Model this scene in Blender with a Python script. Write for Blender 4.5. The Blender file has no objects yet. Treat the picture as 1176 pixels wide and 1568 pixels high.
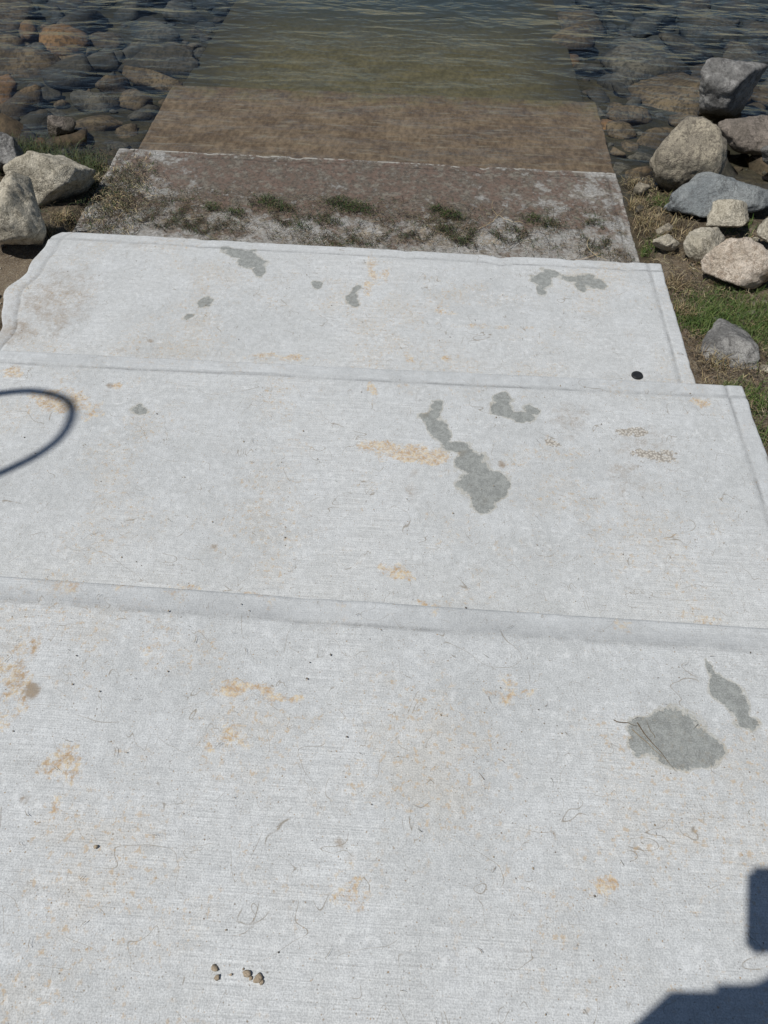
import bpy, math, random
import numpy as np
from mathutils import Vector, Matrix, noise as mnoise
random.seed(7); rng=np.random.default_rng(11)
S=bpy.context.scene
try:
    S.view_settings.view_transform='Standard'; S.view_settings.look='None'; S.view_settings.exposure=0
except Exception: pass
COL=bpy.context.collection

# ------------------------------------------------------------ node helpers
class NT:
    dim='3D'
    def __init__(s,name):
        s.m=bpy.data.materials.new(name); s.m.use_nodes=True; s.t=s.m.node_tree; s.t.nodes.clear()
        s.out=s.t.nodes.new('ShaderNodeOutputMaterial')
    def n(s,t): return s.t.nodes.new(t)
    def l(s,a,b): s.t.links.new(a,b)
    def put(s,sock,v):
        if isinstance(v,(int,float)): sock.default_value=v
        elif isinstance(v,(tuple,list)):
            sock.default_value=tuple(v)+((1,) if len(v)==3 and len(sock.default_value)==4 else ())
        else: s.l(v,sock)
    def obj(s):
        return s.n('ShaderNodeTexCoord').outputs['Object']
    def pos(s):
        return s.n('ShaderNodeNewGeometry').outputs['Position']
    def map(s,v,sc=(1,1,1),rot=(0,0,0),loc=(0,0,0)):
        m=s.n('ShaderNodeMapping'); s.l(v,m.inputs[0]); m.inputs['Scale'].default_value=sc; m.inputs['Rotation'].default_value=rot; m.inputs['Location'].default_value=loc
        return m.outputs[0]
    def noise(s,v,sc,det=4,ro=.5,dis=0):
        m=s.n('ShaderNodeTexNoise'); m.noise_dimensions=s.dim; s.l(v,m.inputs['Vector']); m.inputs['Scale'].default_value=sc; m.inputs['Detail'].default_value=det; m.inputs['Roughness'].default_value=ro; m.inputs['Distortion'].default_value=dis
        return m.outputs['Fac']
    def vor(s,v,sc,out='Distance',feat='F1'):
        m=s.n('ShaderNodeTexVoronoi'); m.voronoi_dimensions=s.dim; m.feature=feat; s.l(v,m.inputs['Vector']); m.inputs['Scale'].default_value=sc
        return m.outputs[out] if out else m
    def ma(s,op,a,b=0.0,c=0.0,clamp=False):
        m=s.n('ShaderNodeMath'); m.operation=op; m.use_clamp=clamp
        s.put(m.inputs[0],a); s.put(m.inputs[1],b); s.put(m.inputs[2],c); return m.outputs[0]
    def rng(s,v,a,b,c=0.,d=1.,smooth=True):
        m=s.n('ShaderNodeMapRange'); m.interpolation_type='SMOOTHSTEP' if smooth else 'LINEAR'
        s.put(m.inputs[0],v)
        for i,x in enumerate((a,b,c,d)): s.put(m.inputs[i+1],x)
        return m.outputs[0]
    def mix(s,f,a,b,mode='MIX'):
        m=s.n('ShaderNodeMix'); m.data_type='RGBA'; m.blend_type=mode
        s.put(m.inputs[0],f); s.put(m.inputs[6],a); s.put(m.inputs[7],b); return m.outputs[2]
    def mul(s,col,v):
        m=s.n('ShaderNodeVectorMath'); m.operation='SCALE'; s.put(m.inputs[0],col); s.put(m.inputs['Scale'],v); return m.outputs[0]
    def attr(s,name):
        m=s.n('ShaderNodeAttribute'); m.attribute_name=name
        sp=s.n('ShaderNodeSeparateColor'); s.l(m.outputs['Color'],sp.inputs[0])
        return m.outputs['Color'],sp.outputs[0],sp.outputs[1],sp.outputs[2],m.outputs['Alpha']
    def bump(s,h,st,dist):
        m=s.n('ShaderNodeBump'); m.inputs['Strength'].default_value=st; m.inputs['Distance'].default_value=dist; s.put(m.inputs['Height'],h); return m.outputs[0]
    def pbr(s,col,rough=.8,normal=None,spec=.5,metal=0.):
        p=s.n('ShaderNodeBsdfPrincipled'); s.put(p.inputs['Base Color'],col); s.put(p.inputs['Roughness'],rough)
        p.inputs['Specular IOR Level'].default_value=spec; p.inputs['Metallic'].default_value=metal
        if normal is not None: s.l(normal,p.inputs['Normal'])
        s.l(p.outputs[0],s.out.inputs[0]); return p

def simple(name,col,rough=.7,spec=.4,var=.25,scale=60):
    t=NT(name); v=t.obj(); n=t.noise(v,scale,3,.6)
    c=t.mul(col,t.rng(n,.25,.75,1-var,1+var)); t.pbr(c,rough,None,spec); return t.m

# ------------------------------------------------------------ concrete
def concrete(name,kind='dry'):
    t=NT(name); t.dim='2D'; v=t.obj()
    _,wet,ora,bro,gro=t.attr('m1'); _,spa,alg,silt,band=t.attr('m2')
    fine=t.noise(v,330,1,.6)
    if kind=='under':
        n=t.noise(v,4,6,.72); n2=t.noise(t.map(v,(1,.5,1),(0,0,.35)),30,4,.7)
        cs=t.mix(t.rng(n,.35,.65),(.125,.086,.056),(.190,.136,.090)); cs=t.mul(cs,t.rng(n2,.3,.7,.74,1.26))
        ws=t.rng(t.noise(t.map(v,(2.,14,1),(0,0,.12)),2,5,.75),.54,.70); cs=t.mix(t.ma('MULTIPLY',ws,.6),cs,(.28,.24,.18))
        cd_=t.mix(t.rng(n,.35,.65),(.092,.078,.040),(.135,.112,.060)); cd_=t.mul(cd_,t.rng(n2,.3,.7,.8,1.2))
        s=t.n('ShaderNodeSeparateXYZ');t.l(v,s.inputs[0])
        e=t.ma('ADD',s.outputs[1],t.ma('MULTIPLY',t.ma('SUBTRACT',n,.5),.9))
        cs=t.mix(t.rng(e,5.15,5.5),cs,cd_); cs=t.mix(t.rng(e,6.0,8.0),cs,(.034,.044,.044))  # silt tones, then light lost in deeper water painted as blue-grey
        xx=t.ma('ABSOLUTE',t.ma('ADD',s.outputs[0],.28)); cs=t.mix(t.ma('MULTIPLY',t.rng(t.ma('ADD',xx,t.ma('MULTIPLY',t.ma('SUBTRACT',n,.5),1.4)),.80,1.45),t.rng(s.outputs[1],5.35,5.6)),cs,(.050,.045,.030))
        t.pbr(cs,.9,t.bump(n,.5,.01),.2); return t.m
    big=t.noise(v,1.7,3,.55); mid=t.noise(v,9,4,.66); mot=t.noise(v,48,3,.75)
    c=t.mix(t.rng(big,.3,.7),(.440,.448,.440),(.492,.498,.488))
    c=t.mix(t.ma('MULTIPLY',t.rng(mid,.35,.75),.7),c,(.522,.532,.528))
    warm=t.noise(t.map(v,loc=(3,7,1)),2.2,5,.75)
    c=t.mix(t.ma('MULTIPLY',t.rng(warm,.50,.76),.38),c,(.455,.42,.36))
    c=t.mul(c,t.rng(mot,.3,.7,.92,1.06))
    c=t.mul(c,t.rng(fine,.25,.75,.81,1.16,False))
    br=t.noise(t.map(v,(7,380,9),(0,0,.012)),1,2,.6); brm=t.rng(big,.40,.60)
    c=t.mul(c,t.ma('ADD',1,t.ma('MULTIPLY',t.ma('SUBTRACT',br,.5),t.ma('MULTIPLY_ADD',brm,.40,.12))))
    for k,(sc,th,w,am) in enumerate(((4.5,.0032,(1.,1.8,1),.75),(9,.0044,(1.5,.9,1),.70))):
        nn=t.noise(t.map(v,w,(0,0,1.1*k+.3),(k*3.1,k,0)),sc,2,.4,.4)
        ln=t.rng(t.ma('ABSOLUTE',t.ma('SUBTRACT',nn,.5)),0,th,1,0)
        msk=t.rng(t.noise(t.map(v,loc=(k*9,4,2)),9+5*k,2),.50,.57)
        c=t.mix(t.ma('MULTIPLY',t.ma('MULTIPLY',ln,msk),am),c,(.21,.175,.13))
    for sc,th,keep,f in ((40,.090,.82,.9),(105,.17,.78,.7)):
        vo=t.vor(t.map(v,(1,1,1),loc=(sc*.1,0,0)),sc,None); cc=t.n('ShaderNodeSeparateColor'); t.l(vo.outputs['Color'],cc.inputs[0])
        p=t.ma('MULTIPLY',t.rng(t.ma('MULTIPLY_ADD',fine,th*.6,vo.outputs['Distance']),th*.75,th*1.3,1,0),t.ma('GREATER_THAN',cc.outputs[0],keep))
        c=t.mix(t.ma('MULTIPLY',p,t.ma('MULTIPLY',t.ma('MULTIPLY_ADD',cc.outputs[2],.7,.3),f)),c,t.mix(cc.outputs[1],(.12,.10,.08),(.34,.23,.12)))
    sp=t.ma('MULTIPLY',t.rng(t.noise(v,75,3,.65),.57,.68),t.rng(warm,.49,.61))
    c=t.mix(t.ma('MULTIPLY',sp,.55),c,(.44,.32,.19))
    wsp=t.ma('MULTIPLY',t.rng(mot,.56,.70),t.rng(t.noise(t.map(v,(1,2.5,1),loc=(9,2,4)),4,4,.7),.50,.64))
    c=t.mix(t.ma('MULTIPLY',wsp,.42),c,(.64,.645,.635))
    rl=t.ma('SUBTRACT',t.noise(v,17,5,.75,.3),.5); rh=t.ma('SUBTRACT',t.noise(v,110,2,.7),.5)
    rag=t.ma('ADD',t.ma('MULTIPLY',rl,3.2),t.ma('MULTIPLY',rh,1.1))
    def brk(a,k,lo,hi): 
        return t.rng(t.ma('MULTIPLY_ADD',rag,t.ma('MULTIPLY',k,t.rng(a,0,.25)),a),lo,hi)
    mo=t.ma('MULTIPLY',brk(ora,.8,.30,.88),t.rng(rh,-.12,.12,.32,.82)); c=t.mix(mo,c,t.mix(t.rng(mot,.4,.6),(.41,.27,.14),(.56,.45,.29)))
    mb=t.ma('MULTIPLY',brk(bro,.45,.15,1.0),.8); c=t.mix(mb,c,(.24,.18,.12))
    if kind=='spalled':
        ms=brk(spa,.9,.40,.56); peb=t.vor(v,120); cs=t.mix(t.rng(peb,.1,.6),(.54,.50,.43),(.24,.21,.17)); c=t.mix(t.ma('MULTIPLY',ms,.8),c,cs)
    h=t.ma('MULTIPLY_ADD',fine,.5,t.ma('MULTIPLY',br,.65))
    h=t.ma('ADD',h,mot)
    ro=.88
    if kind=='lower':
        r1=t.noise(v,5.5,6,.74); r2_=t.noise(t.map(v,loc=(4,4,4)),14,5,.75)
        c=t.mul(c,t.rng(r2_,.35,.65,.58,.92)); c=t.mix(t.rng(t.noise(v,60,3,.7),.42,.60),c,t.mul(c,.66)); c=t.mix(.25,c,(.26,.215,.155))
        q=t.ma('ADD',alg,t.ma('MULTIPLY',t.ma('MULTIPLY',t.ma('ADD',t.ma('SUBTRACT',r1,.5),t.ma('MULTIPLY',t.ma('SUBTRACT',r2_,.5),.9)),2.6),t.rng(alg,0,.2)))
        m_=t.rng(q,.22,.74)
        ca=t.mix(t.rng(r1,.36,.60),(.092,.072,.051),(.138,.093,.068)); ca=t.mix(t.rng(r2_,.48,.66),ca,(.175,.155,.122))
        ca=t.mix(t.ma('MULTIPLY',t.rng(t.noise(v,42,5,.72),.46,.64),.75),ca,(.048,.040,.030)); ca=t.mul(ca,t.rng(fine,.2,.8,.75,1.3,False))
        c=t.mix(t.ma('MULTIPLY',m_,.95),c,ca); ro=t.ma('MULTIPLY_ADD',m_,-.35,.88)
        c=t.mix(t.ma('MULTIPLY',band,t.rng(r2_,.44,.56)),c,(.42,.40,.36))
    else:
        mw=brk(wet,.34,.44,.56); c=t.mix(t.ma('MULTIPLY',mw,t.rng(fine,.2,.8,.94,.70)),c,t.mul((.205,.212,.195),t.rng(mot,.35,.65,.85,1.18)))
        edgew=t.ma('MULTIPLY',t.ma('MULTIPLY',brk(wet,.45,.18,.46),t.ma('SUBTRACT',1,mw)),.42); c=t.mix(edgew,c,(.32,.285,.20))
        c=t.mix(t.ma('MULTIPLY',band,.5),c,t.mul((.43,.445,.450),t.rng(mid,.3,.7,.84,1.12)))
    c=t.mul(c,t.ma('SUBTRACT',1,t.ma('MULTIPLY',gro,t.rng(mid,.35,.65,.15,.48))))
    t.pbr(c,ro,t.bump(h,.7,.0018),.35); return t.m
MC=concrete('concrete'); MCS=concrete('concrete_spalled','spalled'); MCL=concrete('concrete_algae_stained','lower'); MCU=concrete('concrete_silted_depth_tint','under')

def attr_set(me,name,arr):
    a=me.color_attributes.new(name=name,type='FLOAT_COLOR',domain='POINT'); a.data.foreach_set('color',np.ascontiguousarray(arr,dtype=np.float32).ravel())
def mesh_from(name,V,Fq,mat=None,smooth=True,attrs=None):
    me=bpy.data.meshes.new(name); me.from_pydata([tuple(v) for v in V],[],[tuple(f) for f in Fq]); me.update()
    if smooth: me.polygons.foreach_set('use_smooth',[True]*len(me.polygons))
    if mat: me.materials.append(mat)
    if attrs:
        for k,a in attrs.items(): attr_set(me,k,a)
    o=bpy.data.objects.new(name,me); COL.objects.link(o); return o

def vn(X,Y,sc,seed,oct=3):
    out=np.zeros_like(X);amp=1;tot=0
    for k in range(oct):
        r=np.random.default_rng(seed+k*13).random((128,128))*2-1
        x=X*sc+seed*1.7;y=Y*sc+seed*.9
        xi=np.floor(x).astype(int);yi=np.floor(y).astype(int);fx=x-xi;fy=y-yi;fx=fx*fx*(3-2*fx);fy=fy*fy*(3-2*fy)
        g=lambda a,b:r[a%128,b%128]
        out+=amp*((g(xi,yi)*(1-fx)+g(xi+1,yi)*fx)*(1-fy)+(g(xi,yi+1)*(1-fx)+g(xi+1,yi+1)*fx)*fy)
        tot+=amp;amp*=.5;sc*=2.1
    return out/tot
def blobs(X,Y,L,warp=.030):
    Xw=X+vn(X,Y,16,51,3)*warp; Yw=Y+vn(X,Y,16,77,3)*warp
    m=np.zeros_like(X)
    for b in L:
        x,y,rx,ry=b[:4];k=b[4] if len(b)>4 else 1.
        s=min(1.,max(rx,ry)/.03); 
        xx=X+(Xw-X)*s;yy=Y+(Yw-Y)*s
        d2=((xx-x)/rx)**2+((yy-y)/ry)**2
        m=np.maximum(m,k*np.clip(1-.5*d2,0,1))
    return m

XL,XR=-1.70,1.125
def slab(name,z,yb,yfL,yfR,zlow,st,stains,groove=True,alg=None,silt=0.,chip=0.,xl=XL,xr=XR,mat=None,band_k=.6,sag=0.,edgeL=None,bandw=.058):
    ex=np.array([0,.0015,.004,.008,.014]); 
    xs=np.concatenate([xl+ex,np.arange(xl+.02,xr-.02,st),xr-ex[::-1]])
    T=np.concatenate([np.arange(0,1-.014,st/(yfL-yb)),1-ex[::-1]/(yfL-yb)])
    X,Tg=np.meshgrid(xs,T); yf=yfL+(yfR-yfL)*(X-xl)/(xr-xl); 
    yf=yf-(chip+.12)*np.clip(vn(X,X*0,9,int(abs(z)*100)+3,4)-.12,0,1)*.05
    Y=yb+(yf-yb)*Tg
    dF=yf-Y; dS=np.minimum(X-xl,xr-X)
    Z=np.full_like(X,z)+vn(X,Y,1.3,5)*.004+vn(X,Y,7,8)*.0012-sag*np.clip(Y-yb,0,None)
    R=.009
    for d in (dF,dS): Z-=np.where(d<R,R-np.sqrt(np.clip(R*R-(R-d)**2,0,None)),0)
    g=np.zeros_like(X)
    if groove:
        wob=vn(X,Y,5,21)*.004
        for d in (dF,dS):
            gg=np.exp(-((d+wob-.062)/.0055)**2); g=np.maximum(g,gg); Z-=gg*.0035
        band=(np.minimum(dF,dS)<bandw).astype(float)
    else: band=np.zeros_like(X)
    if edgeL is not None:
        w_=np.clip(1-(X-xl)/.30,0,1); X=X+edgeL(Y)*w_
    e_=vn(X*0+3,Y,14,91,3)*.006; X=X+e_*(np.clip(1-dS/.05,0,1))
    m1=np.zeros(X.shape+(4,));m2=np.zeros(X.shape+(4,))
    m1[...,0]=blobs(X,Y,stains.get('wet',[]));m1[...,1]=blobs(X,Y,stains.get('ora',[]));m1[...,2]=blobs(X,Y,stains.get('bro',[]))
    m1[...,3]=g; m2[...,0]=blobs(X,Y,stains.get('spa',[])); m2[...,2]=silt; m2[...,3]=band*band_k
    if alg is not None: m2[...,1]=alg(X,Y)
    ny,nx=X.shape
    V=np.stack([X,Y,Z],-1).reshape(-1,3); A=m1.reshape(-1,4);B=m2.reshape(-1,4)
    idx=np.arange(ny*nx).reshape(ny,nx)
    q=np.stack([idx[:-1,:-1],idx[:-1,1:],idx[1:,1:],idx[1:,:-1]],-1).reshape(-1,4).tolist()
    loops=[idx[-1,:][::-1],idx[:,0][::-1],idx[:,-1],idx[0,:]]
    V=list(map(tuple,V));A=list(map(tuple,A));B=list(map(tuple,B))
    for lp in loops:
        base=len(V)
        for k in lp: 
            x,y,_=V[k]; V.append((x,y,zlow)); A.append(A[k][:3]+(0,)); B.append(B[k])
        for i in range(len(lp)-1): q.append([int(lp[i]),base+i,base+i+1,int(lp[i+1])])
    return mesh_from(name,V,q,mat or MC,True,{'m1':np.array(A),'m2':np.array(B)})

st0={'wet':[(.583,.673,.075,.042),(.535,.690,.035,.022),(.64,.665,.045,.028),(.60,.63,.05,.022),(.505,.650,.02,.02),(.722,.765,.035,.035),(.695,.825,.010,.025),(.745,.73,.035,.018),(.705,.795,.02,.02)],
 'ora':[(-.271,.716,.07,.011),(-.20,.712,.035,.009),(-.35,.70,.035,.013),(-.318,.6,.05,.03,.5),(.413,.372,.024,.012,.8),(-.517,.785,.03,.02,.5),(-.629,.532,.034,.040,.8),(-.62,.47,.014,.04,.65),(-.795,.70,.04,.10,.7),(-.05,.35,.05,.04,.4),(.25,.75,.05,.03,.4)]+[(x,.945-.018*(x+.9),.03,.010,.75) for x in (-.75,-.62,-.5,-.3,-.12,.1,.5,.7)],
 'bro':[(-.749,.684,.016,.016,1.2),(-.795,.719,.034,.09,.40),(-.084,.42,.013,.011,.7),(-.057,.395,.014,.014,.4),(-.034,.26,.009,.041,.25),(-.69,.46,.008,.008,.8),(-.629,.532,.04,.05,.3)]}
st1={'wet':[(.09,1.84,.028,.026),(.078,1.795,.028,.030),(.09,1.765,.022,.025),(.105,1.74,.03,.042),(.13,1.70,.030,.030),(.165,1.665,.050,.030),(.20,1.60,.05,.05),(.236,1.53,.062,.065),(.235,1.455,.035,.04),(.295,1.50,.03,.028),(.325,1.89,.03,.030),(.315,1.845,.030,.035),(.365,1.82,.050,.024),(.41,1.855,.03,.030),(-.855,1.757,.026,.015)],
 'ora':[(-.007,1.633,.115,.034),(-.09,1.65,.05,.03),(.07,1.62,.05,.03),(-1.10,1.771,.10,.05,1.),(-1.18,1.79,.06,.03,1.),(-1.0,1.72,.04,.03,.75),(-.96,1.86,.02,.015,.9),(-1.322,1.896,.04,.025,.8),(.004,1.184,.048,.024),(.977,1.921,.045,.028,.9),(-.115,1.9,.015,.06,.7),(.0,1.93,.05,.02,.6)]+[(x,1.06+.03*math.sin(x*9),.05,.02,.74) for x in (-.85,-.7,-.55,-.4,-.25,.1,.35,.6,.8)],
 'bro':[(.297,1.612,.014,.014,1.),(-.983,1.858,.012,.012,.9),(.672,1.569,.06,.07,.42),(.531,1.824,.06,.09,.40),(.75,1.72,.13,.11,.30),(.037,1.521,.018,.09,.3),(-.507,1.232,.010,.009,.9),(.18,1.635,.03,.006,1.2),(.06,1.80,.01,.02,.9),(.24,1.46,.01,.03,.5),(-1.1,1.76,.08,.04,.35)],
 'spa':[(.716,1.777,.042,.018),(.768,1.685,.06,.018),(.80,1.665,.03,.015),(.458,1.696,.024,.016)]}
st2={'wet':[(-.79,3.08,.080,.035),(-.73,3.03,.065,.045),(-.690,2.965,.022,.05),(-.86,3.12,.03,.02),(-.429,2.872,.020,.040),(-.255,2.79,.030,.045),(-.248,2.85,.018,.04),(-.893,2.709,.03,.028),(-.925,2.60,.018,.022),(.574,2.99,.045,.045),(.61,3.04,.045,.03),(.56,2.93,.018,.04),(.74,3.02,.07,.040),(.725,2.965,.03,.035),(.80,2.99,.045,.040)],
 'ora':[(-.188,2.997,.026,.15,.8),(-.13,2.95,.02,.08,.6),(.165,2.419,.02,.03,.8),(-.004,2.406,.02,.03,.8),(.14,2.75,.05,.04,.6),(-1.05,3.08,.02,.02,.8),(-.5,2.38,.2,.02,.6),(.3,2.65,.2,.02,.5)],
 'bro':[(-1.52,2.66,.18,.26,.50),(-1.62,2.45,.1,.1,.6),(-1.046,2.429,.012,.015,.8),(-.9,2.8,.1,.15,.2),(-1.0,2.36,.5,.03,.22),(-1.3,3.1,.3,.05,.2)]}
st3={'wet':[],'ora':[(.1,3.6,.5,.1,.55)],'bro':[(-.1,3.48,1.6,.12,.35),(-1.2,3.62,.3,.10,.4)]}
def alg3(X,Y):
    a=np.clip((Y-3.52)/.30,0,1)
    a*=1-.40*np.clip((X-.55)/.2,0,1)-.32*np.clip((-1.15-X)/.2,0,1)
    for (x,y,rx,ry) in ((.338,4.235,.05,.025),(.351,4.0,.035,.05),(-1.461,3.93,.09,.09),(-1.55,4.27,.12,.03),(-.1,4.28,.03,.02),(.55,3.95,.12,.1)):
        a*=1-.4*np.exp(-((X-x)/rx)**2-((Y-y)/ry)**2)
    return np.maximum(a,.26)
ramp=bpy.data.objects.new('concrete_boat_ramp',None); COL.objects.link(ramp)
eL=lambda Y:-.055*np.exp(-((Y-2.70)/.11)**2)+.05*np.clip((Y-3.10)/.09,0,1)**2+.035*np.exp(-((Y-2.44)/.12)**2)+.012*np.sin(Y*23)*np.sin(Y*9)
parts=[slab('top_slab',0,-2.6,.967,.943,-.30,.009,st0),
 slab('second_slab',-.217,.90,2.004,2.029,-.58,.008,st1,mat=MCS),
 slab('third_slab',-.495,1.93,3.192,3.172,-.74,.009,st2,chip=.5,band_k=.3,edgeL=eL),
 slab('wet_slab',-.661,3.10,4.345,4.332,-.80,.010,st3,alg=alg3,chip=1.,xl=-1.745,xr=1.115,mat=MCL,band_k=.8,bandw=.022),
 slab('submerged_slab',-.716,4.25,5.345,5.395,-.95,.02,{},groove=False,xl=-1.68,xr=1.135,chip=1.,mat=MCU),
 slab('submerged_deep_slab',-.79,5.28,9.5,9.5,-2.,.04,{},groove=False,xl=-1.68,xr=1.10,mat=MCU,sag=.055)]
for p in parts: p.parent=ramp

# ------------------------------------------------------------ terrain / lake bed
ZW=-.684
zy=np.array([-400,-30,-3,.3,1.0,1.6,2.6,3.4,4.0,4.45,5.4,7,9,12,40,700.]);zz=np.array([2.,.6,.02,-.03,-.14,-.30,-.535,-.62,-.665,-.72,-.84,-.98,-1.2,-1.7,-4,-6.])
def hgt(X,Y):
    h=np.interp(Y,zy,zz)
    side=np.clip((np.abs(X+.29)-1.45)/.35,0,1)
    h=h+vn(X,Y,1.4,31)*.035*side+vn(X,Y,6,35)*.014*side+vn(X,Y,22,38)*.006*side
    far=np.clip((np.abs(X+.29)-1.8)/3,0,1)*np.clip((5-Y)/3,0,1); h=h+far*.10
    inside=(X>XL+.03)&(X<1.07)&(Y>-2.55)&(Y<9.4)
    slabz=np.where(Y<.96,0,np.where(Y<2.0,-.217,np.where(Y<3.17,-.495,np.where(Y<4.33,-.661,np.where(Y<5.35,-.716,-.80)))))
    low=np.where(Y<.9,-.2,np.where(Y<1.95,-.45,np.where(Y<3.12,-.68,np.where(Y<5.3,-.90,-1.35))))
    h=np.where(inside,np.minimum(h,low),h)
    near=(X>XL-.06)&(X<XR+.06)&(~inside)&(Y<5.3); h=np.where(near,np.minimum(h,slabz-.025),h)
    return h
xs=np.concatenate([-np.geomspace(500,4.6,22),np.arange(-4.5,4.5,.035),np.geomspace(4.6,500,22)])
ys=np.concatenate([-np.geomspace(400,2.8,16),np.arange(-2.7,9.8,.035),np.geomspace(10,700,24)])
X,Y=np.meshgrid(xs,ys);Z=hgt(X,Y)
def hz(x,y):
    i=int(np.clip(np.searchsorted(xs,x),1,len(xs)-1));j=int(np.clip(np.searchsorted(ys,y),1,len(ys)-1))
    a=(x-xs[i-1])/(xs[i]-xs[i-1]);b=(y-ys[j-1])/(ys[j]-ys[j-1])
    return float((Z[j-1,i-1]*(1-a)+Z[j-1,i]*a)*(1-b)+(Z[j,i-1]*(1-a)+Z[j,i]*a)*b)
idx=np.arange(X.size).reshape(X.shape);q=np.stack([idx[:-1,:-1],idx[:-1,1:],idx[1:,1:],idx[1:,:-1]],-1).reshape(-1,4)
def ground_mat():
    t=NT('shore_soil');t.dim='2D';v=t.obj();n1=t.noise(v,2.5,5,.65);n2=t.noise(v,28,5,.7);n3=t.noise(v,160,2,.65)
    c=t.mix(t.rng(n1,.35,.65),(.085,.064,.043),(.165,.128,.088));c=t.mix(t.rng(n2,.45,.7),c,(.22,.18,.125));c=t.mul(c,t.rng(n3,.25,.75,.50,1.4,False))
    vo=t.vor(v,60);c=t.mix(t.ma('MULTIPLY',t.rng(vo,.15,.3,1,0),.35),c,(.25,.225,.19))
    s=t.n('ShaderNodeSeparateXYZ');t.l(v,s.inputs[0]);z=s.outputs[2]
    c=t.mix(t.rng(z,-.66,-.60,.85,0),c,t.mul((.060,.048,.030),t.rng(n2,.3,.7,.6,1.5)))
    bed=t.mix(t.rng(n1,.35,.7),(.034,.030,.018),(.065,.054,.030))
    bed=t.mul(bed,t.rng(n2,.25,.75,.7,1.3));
    deep=t.mix(t.rng(z,-1.25,-.90,1,0),bed,(.020,.030,.034)); deep=t.mix(t.rng(z,-3,-1.3,1,0),deep,(.012,.026,.036))  # bed darkened with depth, in place of light absorbed by the water
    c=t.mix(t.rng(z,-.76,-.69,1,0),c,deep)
    t.pbr(c,.9,t.bump(t.ma('ADD',n2,t.ma('MULTIPLY',n3,.5)),.8,.012),.2);return t.m
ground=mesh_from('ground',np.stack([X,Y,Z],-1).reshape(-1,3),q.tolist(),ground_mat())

# ------------------------------------------------------------ water
def water_mat():
    t=NT('lake_water');t.dim='2D';v=t.pos()
    a=t.noise(t.map(v,(1.8,4.4,1),(0,0,.06)),1.0,2,.45,.3);b=t.noise(t.map(v,(5.5,11,1),(0,0,-.20)),1.0,2,.5,.3);c=t.noise(t.map(v,(.5,1.4,1),(0,0,.12)),1.,1,.5)
    h=t.ma('ADD',t.ma('MULTIPLY',a,1.),t.ma('MULTIPLY',b,.36));h=t.ma('ADD',h,t.ma('MULTIPLY',c,1.3))
    s=t.n('ShaderNodeSeparateXYZ');t.l(v,s.inputs[0])
    nb=t.n('ShaderNodeBump');nb.inputs['Distance'].default_value=.043;t.l(h,nb.inputs['Height']);t.l(t.rng(s.outputs[1],4.3,7.5,.6,1.0),nb.inputs['Strength'])
    g=t.n('ShaderNodeBsdfGlossy');g.inputs['Roughness'].default_value=.09;t.l(nb.outputs[0],g.inputs['Normal'])
    tr=t.n('ShaderNodeBsdfTransparent');tr.inputs[0].default_value=(.90,.93,.93,1)
    f=t.n('ShaderNodeFresnel');f.inputs[0].default_value=1.33;t.l(nb.outputs[0],f.inputs['Normal'])
    m=t.n('ShaderNodeMixShader');t.l(f.outputs[0],m.inputs[0]);t.l(tr.outputs[0],m.inputs[1]);t.l(g.outputs[0],m.inputs[2]);t.l(m.outputs[0],t.out.inputs[0]);return t.m
water=mesh_from('lake_water',[(-600,3.9,ZW),(600,3.9,ZW),(600,900,ZW),(-600,900,ZW)],[(0,1,2,3)],water_mat(),False)

# ------------------------------------------------------------ rocks
def rock_mat(name,A,B,D,spk=.5):
    t=NT(name);v=t.obj();n1=t.noise(v,7,5,.68);n2=t.noise(v,38,5,.72);n3=t.noise(v,220,1,.6)
    c=t.mix(t.rng(n1,.38,.62),A,B);c=t.mix(t.ma('MULTIPLY',t.rng(n2,.47,.62),spk),c,D);c=t.mul(c,t.rng(n3,.25,.75,.68,1.32,False))
    vein=t.rng(t.ma('ABSOLUTE',t.ma('SUBTRACT',t.noise(v,5,5,.6,.6),.5)),0,.014,.6,0);c=t.mix(vein,c,t.mul(D,.6))
    p=t.n('ShaderNodeSeparateXYZ');t.l(t.pos(),p.inputs[0])
    zz_=t.ma('ADD',p.outputs[2],t.ma('MULTIPLY',t.ma('SUBTRACT',n1,.5),.06))
    w=t.rng(zz_,-.66,-.60,1,0); c=t.mix(t.ma('MULTIPLY',w,.75),c,(.055,.045,.028))
    c=t.mix(t.rng(zz_,-.80,-.69,.6,0),c,t.mul((.075,.070,.040),t.rng(n2,.3,.7,.6,1.5)))
    t.pbr(c,t.rng(w,0,1,.85,.5),t.bump(t.ma('ADD',n2,t.ma('MULTIPLY',n3,.3)),1.,.014),.35);return t.m
RM={'cream':rock_mat('rock_cream',(.39,.35,.27),(.54,.49,.39),(.18,.155,.11)),
 'grey':rock_mat('rock_grey',(.15,.145,.135),(.30,.29,.27),(.075,.07,.065)),
 'slate':rock_mat('rock_slate',(.19,.205,.205),(.27,.283,.275),(.12,.122,.12),spk=.5),
 'tan':rock_mat('rock_tan',(.24,.21,.16),(.40,.35,.26),(.13,.11,.085),spk=.8),
 'brown':rock_mat('rock_brown',(.16,.135,.11),(.25,.21,.175),(.08,.07,.055)),
 'pink':rock_mat('rock_pinkish',(.44,.37,.29),(.58,.50,.41),(.28,.21,.15),spk=.6)}
import bmesh
_ico={}
def ico(sub):
    if sub not in _ico:
        b=bmesh.new();bmesh.ops.create_icosphere(b,subdivisions=sub,radius=1);b.verts.ensure_lookup_table()
        _ico[sub]=(np.array([v.co[:] for v in b.verts]),[[v.index for v in f.verts] for f in b.faces]);b.free()
    return _ico[sub]
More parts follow.
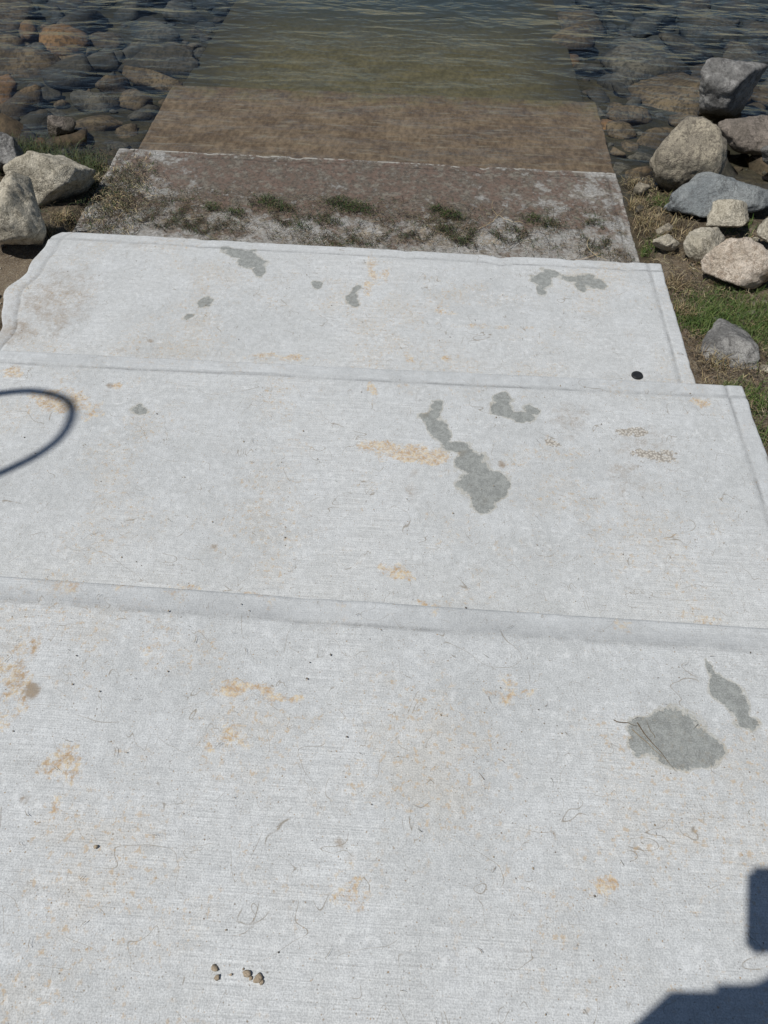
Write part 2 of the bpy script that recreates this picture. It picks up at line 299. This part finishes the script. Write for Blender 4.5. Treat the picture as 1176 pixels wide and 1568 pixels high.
def rock_shape(seed,ang=.6,sub=4,rough=.03):
    D,F=ico(sub);r=np.random.default_rng(seed);k=11 if ang>.5 else 22
    n=r.normal(size=(k,3));n/=np.linalg.norm(n,axis=1)[:,None];d=r.uniform(.55,1.0,k) if ang>.5 else r.uniform(.78,1.,k)
    dots=np.clip(D@n.T,1e-3,None)/d[None,:]
    p=24 if ang>.5 else 9
    rad=(np.sum(dots**p,axis=1)+.55**p)**(-1/p);rad=np.minimum(rad,1.35)
    off=Vector((seed*3.1,seed*1.3,0))
    nz=np.array([mnoise.fractal(Vector(x)*1.8+off,1,2,4) for x in D]);nz2=np.array([mnoise.fractal(Vector(x)*6+off,1,2,3) for x in D])
    rad=rad*(1+rough*nz*1.8+rough*.8*nz2)
    P=D*rad[:,None];P/=np.abs(P).max(0);return P,F
def rock(mat,x,y,z,sx,sy,sz,seed,ang=.6,rot=(0,0,0),sub=5,name='rock',rough=.045):
    P,F=rock_shape(seed,ang,sub,rough);P=P*np.array([sx,sy,sz]);
    o=mesh_from(name,P,F,RM[mat]);o.location=(x,y,z);o.rotation_euler=rot;return o
d=math.radians
rock('grey',1.88,5.22,-.53,.25,.20,.22,3,.8,(.1,.25,.4))
rock('tan',1.415,4.24,-.53,.225,.19,.20,5,.2,(0,0,.3))
rock('brown',1.96,4.72,-.60,.22,.15,.11,9,.3,(0,.1,.1))
rock('grey',2.03,4.40,-.57,.13,.10,.10,12,.7)
rock('tan',1.68,4.62,-.66,.10,.09,.06,13,.3)
rock('slate',1.56,3.93,-.555,.36,.15,.115,22,.9,(.25,-.12,.20))
rock('cream',1.215,3.50,-.585,.08,.06,.055,31,.7)
rock('cream',1.40,3.43,-.54,.11,.09,.085,33,.7,(0,0,.5))
rock('pink',1.45,3.22,-.51,.21,.14,.125,36,.7,(.1,.1,.2))
rock('cream',1.56,3.66,-.52,.12,.08,.07,41,.6)
rock('cream',1.72,3.50,-.50,.10,.09,.06,43,.7)
rock('tan',1.26,3.66,-.61,.05,.04,.04,42,.6)
rock('grey',1.335,2.62,-.51,.135,.22,.08,44,.8,(-.1,.05,-.3))
rock('tan',1.21,4.10,-.63,.05,.04,.045,47,.5)
rock('cream',1.76,3.12,-.46,.14,.12,.10,49,.7)
rock('grey',2.35,3.9,-.5,.25,.22,.16,52,.8)
rock('tan',2.4,4.6,-.58,.25,.2,.16,53,.5)
rock('cream',-1.895,3.72,-.535,.225,.17,.155,61,.7,(.1,.1,.35))
rock('cream',-1.86,3.25,-.46,.20,.20,.185,66,.7,(.15,-.1,.9))
rock('brown',-2.17,4.58,-.655,.09,.075,.07,71,.7)
rock('grey',-2.25,4.02,-.56,.14,.11,.10,74,.6)
rock('grey',-1.86,2.64,-.54,.05,.10,.07,76,.5)
rock('tan',-2.5,3.5,-.5,.25,.2,.16,77,.6)
def scatter_rocks(name,specs,mats,sub=3,rough=.04):
    V=[];F=[];base=0;MI=[];cache={}
    for (x,y,z,sx,sy,sz,seed,ang,rz,mi) in specs:
        if (seed,ang) not in cache: cache[(seed,ang)]=rock_shape(seed,ang,sub,rough)
        P,f=cache[(seed,ang)];P=P*np.array([sx,sy,sz])
        tx=((seed*37)%11-5)*.05; P[:,2]+=P[:,0]*tx+P[:,1]*tx*.6
        c,s=math.cos(rz),math.sin(rz)
        P=np.stack([P[:,0]*c-P[:,1]*s+x,P[:,0]*s+P[:,1]*c+y,P[:,2]+z],-1)
        V.append(P);F+=[[a+base for a in g] for g in f];MI+=[mi]*len(f);base+=len(P)
    o=mesh_from(name,np.concatenate(V),F);[o.data.materials.append(m) for m in mats];o.data.polygons.foreach_set('material_index',MI);return o
def bedrock(name,A,B,D):
    t=NT(name);v=t.obj();n0=t.noise(v,1.6,2,.5);n1=t.noise(v,3.5,4,.65);n2=t.noise(v,30,4,.72)
    c=t.mix(t.rng(n1,.38,.62),A,B);c=t.mul(c,t.rng(n0,.35,.65,.6,1.25));c=t.mix(t.ma('MULTIPLY',t.rng(n2,.42,.62),.75),c,D)
    p=t.n('ShaderNodeSeparateXYZ');t.l(t.pos(),p.inputs[0])
    c=t.mix(t.rng(p.outputs[2],-1.10,-.78,.85,0),c,(.024,.034,.040))  # rock colour fades with depth, water absorption put into the colour
    t.pbr(c,.9,t.bump(n2,.8,.012),.2);return t.m
BM=[bedrock('submerged_rock_brown',(.095,.070,.045),(.165,.120,.072),(.040,.032,.022)),bedrock('submerged_rock_grey',(.072,.066,.054),(.130,.112,.085),(.034,.032,.026)),bedrock('submerged_rock_rust',(.17,.095,.045),(.24,.14,.065),(.07,.05,.03))]
spec=[(-1.98,5.98,-.83,.33,.24,.10,101,.6,.1,1),(-1.86,5.55,-.80,.26,.12,.09,102,.6,-.1,0),(-2.42,5.62,-.81,.24,.18,.10,103,.6,.3,1),(-2.86,5.3,-.79,.20,.22,.11,104,.6,.2,2),(-2.17,5.14,-.78,.17,.13,.09,105,.3,0,1),(-1.89,5.22,-.78,.13,.12,.08,106,.6,0,0),(-2.57,5.06,-.78,.19,.14,.10,107,.6,.4,0),(-2.02,4.82,-.76,.17,.12,.075,108,.6,.4,0),(-2.42,4.78,-.76,.15,.12,.075,118,.3,.4,1),(-2.80,4.83,-.76,.16,.12,.075,119,.6,.9,1),(1.5,5.02,-.79,.15,.13,.08,109,.4,.3,0),(1.38,4.72,-.77,.12,.10,.06,110,.6,.3,1),(1.75,4.75,-.76,.14,.10,.07,111,.4,.3,0)]
pts=[(s[0],s[1],max(s[3],s[4])) for s in spec]
for R0,n_,tmax,ov in ((.38,26,700,.85),(.27,60,1500,.80),(.19,120,3000,.76),(.12,200,5000,.74),(.07,300,5000,.74),(.04,420,5000,.8)):
    k=0;tr_=0
    while k<n_ and tr_<tmax:
        tr_+=1
        side=random.random()<.55
        x=random.uniform(-5.6,-1.72) if side else random.uniform(1.17,5.2); y=random.uniform(4.45,9.8)
        r=R0*random.uniform(.8,1.25)
        if y<4.9 and r>.2: continue
        if y>6: 
            if random.random()<.15: x=random.uniform(.7,1.2)-(0 if y>7 else -.3)
        if side and x+r*.8>-1.70: continue
        if (not side) and x-r*.8<(1.12 if y<6 else .95): continue
        if any((x-a)**2+(y-b)**2<((r+c)*ov)**2 for a,b,c in pts): continue
        pts.append((x,y,r));k+=1
        zb=hz(x,y);hh=min(r*random.uniform(.34,.62),.14);zc=min(zb+r*random.uniform(-.05,.2),ZW-.02-hh) if y>4.6 else zb
        spec.append((x,y,zc,r,r*random.uniform(.55,.98),hh,200+(k*7+int(R0*100))%37,random.choice([.3,.6,.8,.9]),random.uniform(0,6.28),2 if random.random()<.04 else random.choice([0,1])))
scatter_rocks('submerged_rocks',spec,BM,sub=3,rough=.06)
gs=[]
for i in range(900):
    s=random.random()<.45
    x=random.uniform(-3.2,-1.76) if s else random.uniform(1.17,3.0);y=random.uniform(1.0,4.6)
    r=random.choice([.006,.008,.010,.014,.02,.03])*random.uniform(.7,1.3)
    gs.append((x,y,hz(x,y)+r*.3,r,r*.8,r*.6,300+i%23,.6,random.uniform(0,6),random.choice([0,1,2,3])))
scatter_rocks('bank_gravel',gs,[RM['tan'],RM['grey'],RM['cream'],RM['brown']],sub=2)
peb_m=simple('pebble',(.30,.24,.17),.85,.3,.35,300)
cr=[(-.269,.203,.0080),(-.262,.190,.0060),(-.213,.199,.0075),(-.193,.192,.0085),(-.186,.187,.005),(-.523,.383,.005),(-.205,.193,.004),(-.24,.196,.003),(-.22,.205,.0025)]
cs=[(x,y,.001+r*.3,r,r*.85,r*.55,400+i,.7,i*1.3,0) for i,(x,y,r) in enumerate(cr)]
for i in range(180):
    sl=random.choice([0,1,1,2,2]);x=random.uniform(-1.6,1.05) if sl else random.uniform(-.9,.8)
    y=random.uniform(*[(.12,.93),(1.0,1.98),(2.05,3.12)][sl]);z=[0,-.217,-.495][sl];r=random.uniform(.001,.003)
    cs.append((x,y,z+.002,r,r*.8,r*.6,400+i%9,.7,i,random.choice([0,1])))
scatter_rocks('loose_pebbles',cs,[peb_m,RM['brown']],sub=2)

# ------------------------------------------------------------ strands: grass, straw, weed
def plant_mat(name,rough=.6,sub=0):
    t=NT(name);col,_,_,_,_=t.attr('col');t.pbr(col,rough,None,.3);return t.m
PM=plant_mat('plant_strands');
class Str:
    def __init__(s): s.V=[];s.F=[];s.C=[]
    def add(s,pts,w,col):
        n=len(pts);b=len(s.V)
        for i,p in enumerate(pts):
            a=Vector(pts[min(i+1,n-1)])-Vector(pts[max(i-1,0)]);side=a.cross(Vector((0,0,1)))
            if side.length<1e-6: side=Vector((1,0,0))
            side.normalize();ww=w*(1-.85*(i/(n-1))**1.5);P=Vector(p)
            s.V+=[tuple(P-side*ww),tuple(P+Vector((0,0,ww*.7))),tuple(P+side*ww)];s.C+=[tuple(col)+(1,)]*3
        for i in range(n-1):
            k=b+3*i;s.F+=[(k,k+1,k+4,k+3),(k+1,k+2,k+5,k+4)]
    def make(s,name,mat=PM): return mesh_from(name,s.V,s.F,mat,True,{'col':np.array(s.C)})
def jit(c,a=.25): 
    k=random.uniform(1-a,1+a);return (c[0]*k*random.uniform(.9,1.1),c[1]*k,c[2]*k*random.uniform(.85,1.15))
def lying(S_,x,y,zf,L,w,col,curl=.5,up=.004,seg=6,ang=None):
    a=random.uniform(0,6.28) if ang is None else ang;pts=[];z0=random.uniform(.001,up);zb_=zf(x,y)
    da=random.uniform(-curl,curl)
    for i in range(seg+1):
        pts.append((x,y,zb_+z0+abs(math.sin(i*1.7+a))*up*.6));a+=da+random.uniform(-curl,curl)*.6;x+=math.cos(a)*L/seg;y+=math.sin(a)*L/seg
    S_.add(pts,w,col)
def blade(S_,x,y,z,L,w,col,lean=.5):
    a=random.uniform(0,6.28);le=random.uniform(.1,lean);pts=[]
    for i in range(5):
        u=i/4;pts.append((x+math.cos(a)*L*le*u*u,y+math.sin(a)*L*le*u*u,z+L*u*(1-.35*le*u)))
    S_.add(pts,w,col)
z3=lambda x,y:-.6600
GR=(.032,.055,.013);BR=(.11,.080,.046);DK=(.032,.025,.016);STW=(.36,.29,.17)
W=Str()
cl=[(-1.08,3.73,.05,.8),(-.95,3.70,.05,.7),(-.80,3.82,.07,1.3),(-.71,3.76,.06,1.),(-.43,3.85,.07,1.2),(-.33,3.81,.08,1.5),(.10,3.83,.04,1.),(.17,3.78,.06,1.3),(.60,3.78,.05,.7),(.70,3.74,.05,.8),(.92,3.77,.04,.5),(-.45,3.66,.06,.6),(-.60,3.60,.05,.4),(.50,3.66,.05,.5),(.15,3.64,.05,.6),(.25,3.52,.05,.4)]
for (x,y,r,kd) in cl:
    for i in range(int(200*kd*r/.07)):
        a=random.gauss(0,1)*r*.62;b=random.gauss(0,1)*r*.32
        lying(W,x+a,y+b-.4*abs(a),z3,random.uniform(.015,.06),random.uniform(.0006,.0018),jit(random.choice([GR,GR,(.06,.08,.022),DK,DK,BR]),.4),.9,.022)
def arc(x): return 3.60+.09*math.sin(x*4.1+.6)+.06*math.sin(x*9.7+2)+.05*mnoise.noise(Vector((x*6,3,1)))
for i in range(9500):
    x=random.uniform(-1.68,1.08)
    y=arc(x)+random.gauss(0,.08) if random.random()<.5 else random.uniform(3.25,3.92)
    if mnoise.noise(Vector((x*3.2,y*4,1)))+.5*mnoise.noise(Vector((x*9,y*9,4)))<-.08 and random.random()<.8: continue
    lying(W,x,y,z3,random.uniform(.008,.065),random.uniform(.0005,.0013),jit(random.choice([BR,DK,DK,BR,(.18,.14,.08),GR]),.35),.5,.010)
for j in range(15):
    x0=random.uniform(-1.5,.95);w_=random.uniform(.06,.16);dep=random.uniform(.06,.22);y0=random.uniform(3.60,3.82);sk=random.uniform(-.4,.4)
    for i in range(int(190*w_/.1)):
        u=random.betavariate(1.2,1.2)*2-1
        if mnoise.noise(Vector((u*3,j*5,2)))<-.15: continue
        x=x0+u*w_+random.gauss(0,.008);y=y0-dep*(1-u*u)+sk*u*w_+random.gauss(0,.013)
        an=math.atan2(2*dep*u/w_,1)+random.gauss(0,.6)
        lying(W,x,y,z3,random.uniform(.015,.06),random.uniform(.0006,.0015),jit(random.choice([DK,DK,BR,GR]),.3),.4,.012,5,an)
for i in range(34):
    x=random.uniform(-1.6,1.0);lying(W,x,arc(x)+random.uniform(-.16,.16),z3,random.uniform(.12,.32),.0013,jit(random.choice([STW,BR,DK]),.3),.28,.014,12)
for i in range(1200):
    x=-1.60+random.gauss(0,.08);y=3.78+random.gauss(0,.22)
    if y<3.25 or y>4.25: continue
    lying(W,x,y,z3,random.uniform(.02,.10),random.uniform(.0007,.0018),jit(random.choice([BR,DK,DK,STW,GR]),.35),.6,.03)
W.make('washed_up_lake_weed')
T=Str()
def seg(p,q,w,col):
    P=[tuple(Vector(p).lerp(Vector(q),i/5)+Vector((random.uniform(-.002,.002),random.uniform(-.002,.002),0))) for i in range(6)];T.add(P,w,col)
seg((.512,.69,.006),(.576,.592,.006),.0012,(.10,.07,.035));seg((.462,.694,.005),(.515,.686,.005),.0011,(.12,.09,.05));seg((.50,.675,.006),(.565,.61,.006),.0008,(.2,.14,.06));seg((.545,.66,.005),(.53,.70,.005),.0007,(.13,.1,.05))
for i in range(240):
    sl=random.choice([0,1,2,2]);z=[.003,-.214,-.492][sl];x=random.uniform(-.9,.8) if sl==0 else random.uniform(-1.6,1.0);y=random.uniform(*[(.12,.93),(1.0,1.98),(2.05,3.12)][sl])
    lying(T,x,y,lambda a,b:z,random.uniform(.006,.022),random.uniform(.0003,.0006),jit((.16,.12,.07),.4),.4,.002,4)
T.make('twigs')
G=Str()
for i in range(8600):
    s=random.random()<.36
    if s: x=random.uniform(-2.9,-1.72);y=random.uniform(3.1,4.45)
    else: x=XR+.03+abs(random.gauss(0,.33));y=random.uniform(1.2,4.35)
    if mnoise.noise(Vector((x*3,y*3,7)))<-.10: continue
    z=hz(x,y)
    dk=[DK,DK,BR,BR,GR] if s else ([STW,BR,BR,(.22,.17,.10),DK,DK] if y<3.4 else [BR,DK,(.2,.16,.09),STW,DK])
    lying(G,x,y,lambda a,b:z,random.uniform(.02,.09),random.uniform(.0006,.0016),jit(random.choice(dk),.3),.5,.022,4)
G.make('dry_straw')
def tuft_field(name,cs,n,L,cols):
    g=Str()
    for (x0,y0,r,dn) in cs:
        for i in range(int(n*dn)):
            x=x0+random.gauss(0,r);y=y0+random.gauss(0,r)
            if XL-.01<x<XR+.012: continue
            blade(g,x,y,hz(x,y)-.003,random.uniform(*L),random.uniform(.0010,.0024),jit(random.choice(cols),.3),1.1)
    return g.make(name)
GC=[(.065,.11,.022),(.09,.135,.03),(.13,.155,.05),(.045,.08,.018)]
tuft_field('grass',[(1.42,2.95,.10,1.8),(1.30,2.90,.07,1.2),(1.58,2.82,.12,1.8),(1.24,2.80,.05,.7),(1.20,2.25,.03,.4),(1.30,2.20,.06,.8),(1.22,1.95,.04,.4),(1.6,2.4,.12,.9),(1.45,2.80,.10,1.2),(1.75,3.2,.15,.5),(1.9,2.5,.25,1.2),(1.62,3.74,.05,.4),(1.18,3.55,.03,.3),(1.30,4.02,.05,.3)],620,(.02,.06),GC)
tuft_field('shore_reeds',[(-2.22,4.30,.10,1.2),(-2.0,4.22,.07,.7),(-2.40,4.35,.12,.9),(-1.84,4.12,.05,.5),(-1.82,3.95,.04,.4)],560,(.03,.09),[(.04,.06,.016),(.06,.085,.024),(.08,.075,.03)])
tuft_field('dead_grass',[(1.20,3.80,.04,.8),(1.19,4.0,.03,.6),(1.24,3.65,.04,.5),(1.22,3.15,.04,.6),(1.20,2.9,.03,.5),(1.25,2.5,.05,.5),(1.17,2.3,.02,.4),(1.35,3.72,.05,.4),(-1.79,3.5,.03,.6),(-1.80,3.35,.03,.5),(-1.78,3.95,.04,.5),(1.22,4.25,.04,.4)],420,(.02,.07),[STW,(.27,.21,.11),BR])

bm=bmesh.new();prof=[(0,.0045),(.015,.0045),(.020,.0035),(.0225,0),(.0225,-.004)]
rings=[]
for (r,z) in prof[1:]:
    rings.append([bm.verts.new((r*math.cos(a)*(1+(.02 if (i%2 and r>.02) else 0)),r*math.sin(a),z)) for i,a in enumerate(np.linspace(0,2*math.pi,48,endpoint=False))])
c0=bm.verts.new((0,0,.0040))
for i in range(48):
    bm.faces.new((c0,rings[0][i],rings[0][(i+1)%48]))
    for k in range(3): bm.faces.new((rings[k][i],rings[k+1][i],rings[k+1][(i+1)%48],rings[k][(i+1)%48]))
me=bpy.data.meshes.new('bottle_cap');bm.to_mesh(me);bm.free();me.materials.append(simple('black_plastic',(.02,.02,.02),.4))
o=bpy.data.objects.new('bottle_cap',me);o.location=(.898,2.378,-.490);COL.objects.link(o)

# ------------------------------------------------------------ handrail (outside the frame, its shadow falls on the slab)
def tube(name,pts,r,mat,cyc=False):
    c=bpy.data.curves.new(name,'CURVE');c.dimensions='3D';c.bevel_depth=r;c.bevel_resolution=6;c.use_fill_caps=True
    s=c.splines.new('NURBS');s.points.add(len(pts)-1);s.order_u=3;s.use_endpoint_u=True
    for p,q in zip(s.points,pts): p.co=(*q,1)
    c.materials.append(mat);o=bpy.data.objects.new(name,c);COL.objects.link(o);return o
steel=simple('painted_steel',(.10,.11,.11),.45,.5,.1)
rail=bpy.data.objects.new('handrail',None);COL.objects.link(rail)
zb=-.217;DX=.90;K=DX/.487;xr_=-1.55-DX;yo=-.28*K
h=tube('rail_tube',[(xr_,1.20+yo,zb-.1),(xr_,1.20+yo,zb+.4*K),(xr_,1.21+yo,zb+.35+K),(xr_,1.235+yo,zb+.74+K),(xr_,1.30+yo,zb+1.01+K),(xr_,1.44+yo,zb+1.03+K),(xr_,1.55+yo,zb+.90+K),(xr_,1.68+yo,zb+.50+K),(xr_,1.74+yo,zb+.4*K),(xr_,1.76+yo,zb-.1)],.0145,steel);h.parent=rail
for y in (1.20+yo,1.76+yo):
    b=tube('base_flange',[(xr_,y,zb-.2),(xr_,y,hz(xr_,y)+.02)],.05,steel);b.parent=rail

# ------------------------------------------------------------ photographer (casts the shadow at the lower right)
PITCH,YAW,ROLL=.8896,-.0339,-.0315
cp,sp=math.cos(PITCH),math.sin(PITCH);cyw,syw=math.cos(YAW),math.sin(YAW)
f=Vector((syw*cp,cyw*cp,-sp));r=Vector((cyw,-syw,0));dn=f.cross(r);c_,s_=math.cos(ROLL),math.sin(ROLL)
r2=c_*r+s_*dn;d2=-s_*r+c_*dn
CP=Vector((0,0,1.5))
skin=simple('skin',(.50,.32,.24),.55,.4,.08);shirt=simple('shirt_cloth',(.10,.14,.22),.9,.2,.1);jean=simple('trouser_cloth',(.06,.07,.10),.9,.2,.1);shoe=simple('shoe_rubber',(.05,.05,.05),.7);hair=simple('hair',(.06,.04,.025),.7)
man=bpy.data.objects.new('photographer',None);COL.objects.link(man)
def skinmesh(name,joints,edges,root,mats,pick,levels=2):
    me=bpy.data.meshes.new(name);me.from_pydata([j[:3] for j in joints],edges,[]);o=bpy.data.objects.new(name,me);COL.objects.link(o)
    m=o.modifiers.new('s','SKIN')
    if len(me.skin_vertices)==0:
        bpy.context.view_layer.objects.active=o;bpy.ops.mesh.customdata_skin_add()
    for i,j in enumerate(joints):
        sv=me.skin_vertices[0].data[i];sv.radius=(j[3],j[4] if len(j)>4 else j[3]);sv.use_root=(i==root)
    m.use_smooth_shade=True;s=o.modifiers.new('u','SUBSURF');s.levels=levels;s.render_levels=levels
    dg=bpy.context.evaluated_depsgraph_get();nm=bpy.data.meshes.new_from_object(o.evaluated_get(dg));o.modifiers.clear();o.data=nm
    nm.materials.clear();[nm.materials.append(x) for x in mats]
    for p in nm.polygons: p.material_index=pick(p.center);p.use_smooth=True
    o.parent=man;return o
J=[(0,-.32,.95,.155,.11),(0,-.31,1.08,.135,.10),(0,-.28,1.25,.155,.11),(0,-.26,1.37,.14,.095),(0,-.235,1.48,.055),(0,-.19,1.55,.052),
 (.18,-.235,1.42,.068),(.27,-.22,1.15,.045),(.15,-.12,1.34,.030),(-.175,-.235,1.42,.068),(-.235,-.30,1.13,.046),(-.225,-.27,.88,.032),
 (.10,-.32,.86,.095),(.11,-.31,.50,.065),(.12,-.33,.10,.042),(.13,-.22,.045,.042,.035),(-.10,-.32,.86,.095),(-.11,-.31,.50,.065),(-.12,-.33,.10,.042),(-.13,-.22,.045,.042,.035)]
Ed=[(0,1),(1,2),(2,3),(3,4),(4,5),(3,6),(6,7),(7,8),(3,9),(9,10),(10,11),(0,12),(12,13),(13,14),(14,15),(0,16),(16,17),(17,18),(18,19)]
def pick(c):
    if c.z<.11: return 3
    if c.z>1.49: return 0
    if c.x<-.185 and c.z<1.18 and c.z>.8: return 0
    if c.z<.97: return 2
    if c.x>.05 and c.y>-.19 and c.z>1.05 and c.z<1.40: return 0
    return 1
skinmesh('body',J,Ed,0,[skin,shirt,jean,shoe],pick)
P,Fh=ico(5);Q=[]
for v in P:
    x,y,z=v;rx,ry,rz=.077,.098,.118
    if z<0: rx*=1+.22*z;ry*=1+.10*z
    px,py,pz=x*rx,y*ry,z*rz
    py+=.020*math.exp(-((x*rx)/.010)**2-((pz+.012)/.020)**2)*(1 if y>0 else 0)
    if y>0:
        for sx in (-1,1): py-=.009*math.exp(-((px-sx*.031)/.014)**2-((pz-.012)/.012)**2)
        py+=.004*math.exp(-(px/.022)**2-((pz+.050)/.007)**2)
    Q.append((px,py,pz))
hd=mesh_from('head',Q,Fh,None);hd.data.materials.append(skin);hd.data.materials.append(hair)
for p in hd.data.polygons: p.material_index=1 if (p.center.z>.055 or (p.center.y<-.01 and p.center.z>-.05)) else 0
eye=simple('eye',(.5,.5,.5),.2,.5,.02);lip=simple('lip',(.4,.15,.12),.5)
kids=[]
for sx in (-1,1):
    e=mesh_from('eye',[(a*.011+sx*.031,b*.011+.083,c*.010+.012) for a,b,c in ico(2)[0]],ico(2)[1],eye);kids.append(e)
    e=mesh_from('ear',[(a*.008+sx*.078,b*.018-.005,c*.030-.002) for a,b,c in ico(2)[0]],ico(2)[1],skin);kids.append(e)
kids.append(mesh_from('lips',[(a*.022,b*.006+.086,c*.006-.052) for a,b,c in ico(2)[0]],ico(2)[1],lip))
hd.location=(.01,-.15,1.635);hd.rotation_euler=(-.65,0,0);hd.parent=man
for e in kids: e.parent=hd
def P_(a,b,c): return tuple(CP+r2*a-d2*b-f*c)
PCx=-.024;PCy=-.062
sx=1;ex=PCx+.036;by=PCy-.035
Jn=[(.15,-.12,1.34,.027,.022),(*P_(ex+.035,by-.02,.055),.028,.018),(*P_(ex+.024,by+.01,.035),.030,.016)];En=[(0,1),(1,2)]
for k in range(4):
    Lk=[.9,1.,.95,.8][k];b=by+.028-.019*k;i=len(Jn)
    Jn+=[(*P_(ex+.022,b,.026),.0095),(*P_(ex+.012,b,.006),.0085),(*P_(ex-.006*Lk,b,-.004 if k else .0),.0075),(*P_(ex-.014*Lk,b,-.005),.0065)] if k>0 else [(*P_(ex+.022,b,.026),.0095),(*P_(ex+.020,b+.008,.012),.0085),(*P_(ex+.016,b+.018,.006),.0075),(*P_(ex+.014,b+.026,.006),.0065)]
    En+=[(2,i),(i,i+1),(i+1,i+2),(i+2,i+3)]
i=len(Jn);Jn+=[(*P_(ex+.012,by-.01,.045),.012),(*P_(ex-.004,by+.018,.030),.010),(*P_(ex-.012,by+.036,.022),.0085)];En+=[(1,i),(i,i+1),(i+1,i+2)]
skinmesh('right_hand',Jn,En,1,[skin],lambda c:0,1)
Jn=[(-.225,-.27,.88,.027,.022),(-.222,-.262,.845,.020,.030),(-.22,-.255,.79,.014,.036)];En=[(0,1),(1,2)]
for k in range(4):
    Lk=[.85,1.,.93,.72][k];yy=-.225-.021*k;i=len(Jn)
    Jn+=[(-.218,yy,.775,.0095),(-.210,yy+.003,.775-.032*Lk,.0088),(-.198,yy+.004,.775-.056*Lk,.0078),(-.184,yy+.004,.775-.072*Lk,.0066)];En+=[(2,i),(i,i+1),(i+1,i+2),(i+2,i+3)]
i=len(Jn);Jn+=[(-.212,-.225,.825,.012),(-.200,-.205,.795,.010),(-.192,-.200,.768,.0082)];En+=[(1,i),(i,i+1),(i+1,i+2)]
skinmesh('left_hand',Jn,En,1,[skin],lambda c:0,1)
bm=bmesh.new();bmesh.ops.create_cube(bm,size=1);bmesh.ops.scale(bm,vec=(.072,.148,.008),verts=bm.verts)
es=[e for e in bm.edges if abs((e.verts[0].co-e.verts[1].co).z)>.005];bmesh.ops.bevel(bm,geom=es,offset=.010,segments=6,affect='EDGES');bmesh.ops.bevel(bm,geom=[e for e in bm.edges if len(e.link_faces)==2 and e.calc_face_angle(0)>1.2],offset=.0012,segments=2,affect='EDGES')
me=bpy.data.meshes.new('smartphone');bm.to_mesh(me);bm.free();me.materials.append(simple('phone_glass',(.02,.02,.022),.2,.5,.02))
ph=bpy.data.objects.new('smartphone',me);COL.objects.link(ph)
M=Matrix((r2,-d2,-f)).transposed().to_4x4();M.translation=Vector(P_(PCx,PCy,.010));ph.matrix_world=M

# ------------------------------------------------------------ light
sd=Vector((-.487,-.28,1)).normalized();el=math.asin(sd.z);az=math.atan2(sd.x,sd.y)
w=bpy.data.worlds.new('World');S.world=w;w.use_nodes=True;nt=w.node_tree
sk=nt.nodes.new('ShaderNodeTexSky');sk.sky_type='NISHITA';sk.sun_disc=False;sk.sun_elevation=el;sk.sun_rotation=az%(2*math.pi);sk.air_density=1.;sk.dust_density=.3
bg=nt.nodes['Background'];nt.links.new(sk.outputs[0],bg.inputs[0]);bg.inputs[1].default_value=.052
L=bpy.data.lights.new('sun','SUN');L.energy=4.05;L.angle=d(.53);L.color=(1,.98,.945)
lo=bpy.data.objects.new('sun',L);lo.rotation_euler=sd.to_track_quat('Z','Y').to_euler();lo.location=(-3,-2,8);COL.objects.link(lo)
# ------------------------------------------------------------ camera
cd=bpy.data.cameras.new('camera');cd.sensor_fit='VERTICAL';cd.sensor_height=36;cd.lens=1178/1568*36;cd.clip_start=.02;cd.clip_end=2000
co=bpy.data.objects.new('camera',cd);COL.objects.link(co);M=Matrix((r2,-d2,-f)).transposed().to_4x4();M.translation=CP;co.matrix_world=M;S.camera=co
